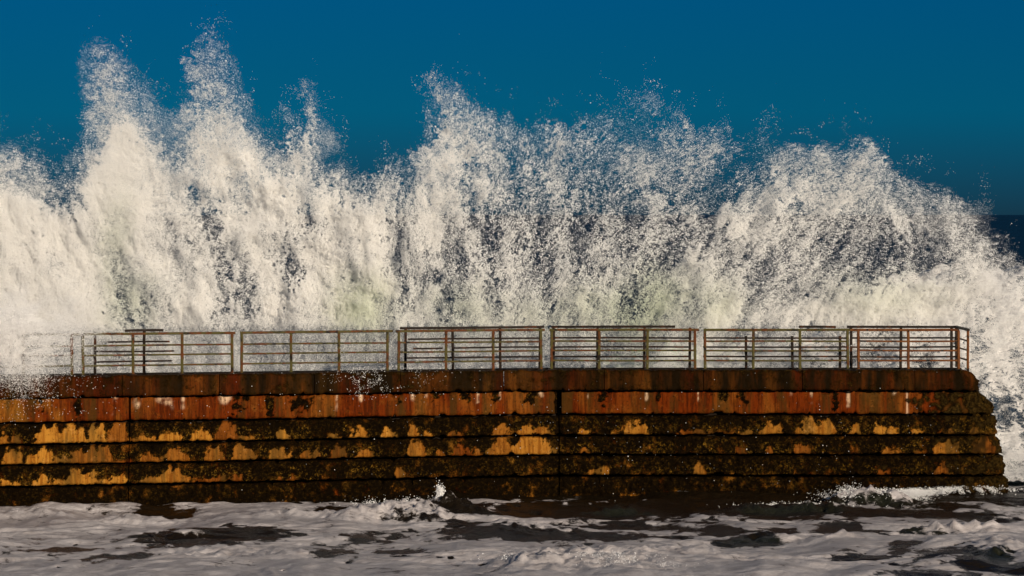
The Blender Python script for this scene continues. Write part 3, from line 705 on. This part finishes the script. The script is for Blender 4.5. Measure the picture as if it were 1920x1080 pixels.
fan = sstep((PXg-1150) + (PYg-620)*.95 + 30*hs1, -10, 45)*sstep(PXg, 1120, 1200)
curt = sstep(PXg, 900, 1000)*(1-fan)*sstep(PYg, 480, 370)*(PXg < 1480)
edge = np.exp(-(((PXg-1150) + (PYg-620)*.95 + 40)/120)**2)
c = np.maximum(c, (.80 + .07*fst0)*sstep(PYg + 22*fst0, 455, 590)*sstep(PXg, 680, 780)*(1-sstep(PXg, 1380, 1500))*low)
c = c*(1-curt*(.22 + .34*edge)); c_full = c_full*(1-curt*(.12 + .2*edge))
band = fan*np.exp(-np.clip((PXg-1150) + (PYg-620)*.95, 0, 900)**2/140**2)*sstep(PYg, 270, 330)
c = np.maximum(c, (.86 + .05*fst0)*band*(PXg < 1600))
fst = samp(NS1, GZ*.45 + 3 + .1*w1, A*.9 + .05*w2 + 4, .02)
st1 = st1*(1-.5*fan) + .75*fan*fst
tc = -np.log(1-.975*np.clip(c*(1 + .10*fan*sstep(PYg, 300, 520)), 0, 1))
jets = np.exp(-(samp(NS1, GZ*.62 + 9 + .2*w1, A*.85 + .04*w2, .02)/.30)**2)
mod = np.exp((.80*st1 + .34*st2 + .10*rid2 + .16*w1)*(1.15-c)*(1-.75*mist))
veil = tc*(.30 + .54*sstep(c, .55, .97) + .3*mist)*mod*(1 - .55*sstep(pep, .85, 1.7)*(1-mist))*(1 - (1-mist)*sstep(c, 1.0, .72)*(1-np.clip(.12 + 1.25*wide, 0, 1.35)) - .45*(1-mist)*sstep(q3, .9, 1.9))
cl = .55*c + .45*c_full
strand = (1.25*lace*np.clip(.60 + .60*st1 + .25*st2, 0, 1.8) + 1.1*jets*np.clip(.6 + .5*st2, 0, 1.5))*sstep(cl, .12, .60)*(1-.9*mist)*(1.45*(1-.55*cl))
# loose specks above and beside the plumes
speck = .009*np.exp(-np.clip(np.abs(dtop+18)/26, 0, 9)**2)*np.clip(samp(NB1, GZ*2, GX*2, .05)-.1, 0, 2)*2
grit = strand + speck*1.2*(PYg < 460) + .10*tc*np.exp(.5*rid2)*(.3 + wide)*(1-mist)

# shape of the curtain in depth
dome = sstep((PXg-1150)/1.0 + (PYg-620)*.95 + 40*samp(NB1, GZ, A, .05), -40, 60)*sstep(PXg, 1100, 1220)*(PYg > 100)
fold = (.10*samp(NS1, GZ*.35 + 11, A*.40, .02) + .14*samp(NB1, GZ, A, .05) + .05*st1 + .035*st2 + .03*w1 + .02*rid2)*(1-.7*mist)*(.6+.4*sstep(PXg, 150, 450))
DEPTH = YS + fold - .55*dome + .25*(GZ-3)*.3
def sample(dens, ntot, jitter):
    cs = np.cumsum(dens.ravel(), dtype=np.float64)
    k = np.searchsorted(cs, rng.random(ntot)*cs[-1]); k = np.clip(k, 0, dens.size-1)
    i, j = k//dens.shape[1], k % dens.shape[1]
    x = gx[j] + rng.uniform(-.5, .5, ntot)*DG; z = gz[i] + rng.uniform(-.5, .5, ntot)*DG
    return k, x, z
def emit(part, frac_small, rmed, rsig):
    """drops for a share of the optical depth"""
    er2 = rmed**2*math.exp(2*rsig**2)
    dens = part/(PI*er2)*DG*DG
    ntot = int(dens.sum())
    k, x, z = sample(dens, ntot, 0)
    r = np.clip(rmed*np.exp(rsig*rng.standard_normal(ntot)), .002, .03)
    cc = c.ravel()[k]
    th = (.10 if rmed > .004 else .16) + .24*(1-cc)
    y = DEPTH.ravel()[k] + rng.exponential(1, ntot)*th*.8 + rng.standard_normal(ntot)*.04*(1+2*(1-cc))
    return np.stack([x, y, z], 1), r, np.clip(green.ravel()[k] + .08*rng.standard_normal(ntot), 0, 1), 960+x/KM, 402+(CAM_H-z)/KM
sets = [emit(grit*.92, 0, .0035, .42), emit(np.minimum(veil, 2.8), 0, .0027, .20)]
P = np.concatenate([s[0] for s in sets]); R = np.concatenate([s[1] for s in sets]); T = np.concatenate([s[2] for s in sets])
QX = np.concatenate([s[3] for s in sets]); QY = np.concatenate([s[4] for s in sets])
print('drops', len(P))
wig = 18*np.sin(QY*.03)
inn_dome = (QX-1150 + (QY-620)*.95 > 0) & (QX > 1150)
low_right = (QX > 1440) & (QY > 505 + 20*np.sin(QX*.02))
which = np.where(QX + wig < 690, 0, 1); which = np.where(inn_dome, 2, which); which = np.where(low_right, 3, which)
LAB = ['tall twin-peaked burst of white spray rising at the left of the picture', 'ragged curtain of spray with a sharp upright left edge rising behind the middle panels',
       'broad rounded fan of spray leaning to the right behind the pier end', 'low rolling bank of white water around the outer end of the pier']
NAM = ['wave_splash', 'wave_splash', 'wave_splash', 'white_water']
for w in range(4):
    s = which == w
    drops(NAM[w], P[s], R[s], T[s], label=LAB[w], cat='splash' if w < 3 else 'white water', kind='stuff')

# spray drifting in front of the pier at the left
def loose(name, specs, label, cat, rmed=.009, rs=.35):
    PP, RR = [], []
    for px, py, rx, ry, Y, dY, n_ in specs:
        u = rng.standard_normal((n_*3, 2)); yy = Y + rng.standard_normal(n_*3)*dY
        x = (px-960 + u[:, 0]*rx)/PPM*(yy/D0); z = CAM_H - (py-402 + u[:, 1]*ry)/PPM*(yy/D0)
        q = samp(NI1, z*.8, x*.8, DG) + .7*samp(NB1, z, x, .05)
        keep = rng.random(n_*3) < np.clip(.33+(.14 if 'drifting' in name else .35)*q, 0, 1)
        PP.append(np.stack([x, yy, z], 1)[keep]); RR.append(np.clip(rmed*np.exp(rs*rng.standard_normal(keep.sum())), .003, .03))
    P_, R_ = np.concatenate(PP), np.concatenate(RR)
    ok = P_[:, 2] > -.05
    return drops(name, P_[ok], R_[ok], np.zeros(ok.sum()), label=label, cat=cat, kind='stuff')
loose('drifting_spray', [(-20,618,60,38,75.6,.4,60000),(40,645,50,32,75.6,.4,42000),(95,605,45,28,76.2,.4,20000),(10,700,45,22,75.7,.4,2600),(120,620,30,8,77.2,.3,1500)],
      'thin spray blowing across the left end of the near railing', 'spray', .0040, .35)
loose('flying_drops', [(690,715,45,18,78.2,.3,420),(720,700,60,20,78.4,.3,300),(480,730,400,40,77,.5,110),(1300,760,400,70,79,.4,90),(800,830,600,60,78,.5,110),(1500,860,300,50,79,.4,80),(40,735,70,25,76,.4,500)],
      'scattered bright drops falling in front of the stained wall', 'spray', .0052, .35)
loose('small_splash', [(770,948,45,6,75.6,.35,6000),(824,940,4,11,76.2,.1,4200),(822,958,12,6,76.0,.2,4200),(870,962,22,6,75.4,.3,3600),(700,968,25,6,75.2,.3,3000)],
      'small breaking crest with an upright jet at the foot of the wall', 'splash', .0058, .4)
loose('small_splash', [(1598,936,12,9,77.6,.25,9000),(1640,930,36,5,77.8,.3,9000),(1700,923,40,3,78.6,.3,3500),(1520,952,60,4,77,.3,5000),(1820,919,35,3,79,.3,3000)],
      'small splash against the wall foot under the rust-red end panel', 'splash', .0058, .4)
loose('foam_crest', [(1090,1046,60,5,64.6,.5,9000),(1000,1055,40,5,64.3,.4,6000),(1150,1062,60,5,63.9,.5,6000)],
      'white foaming crest in the bottom foreground right of the middle', 'foam', .0042, .4)
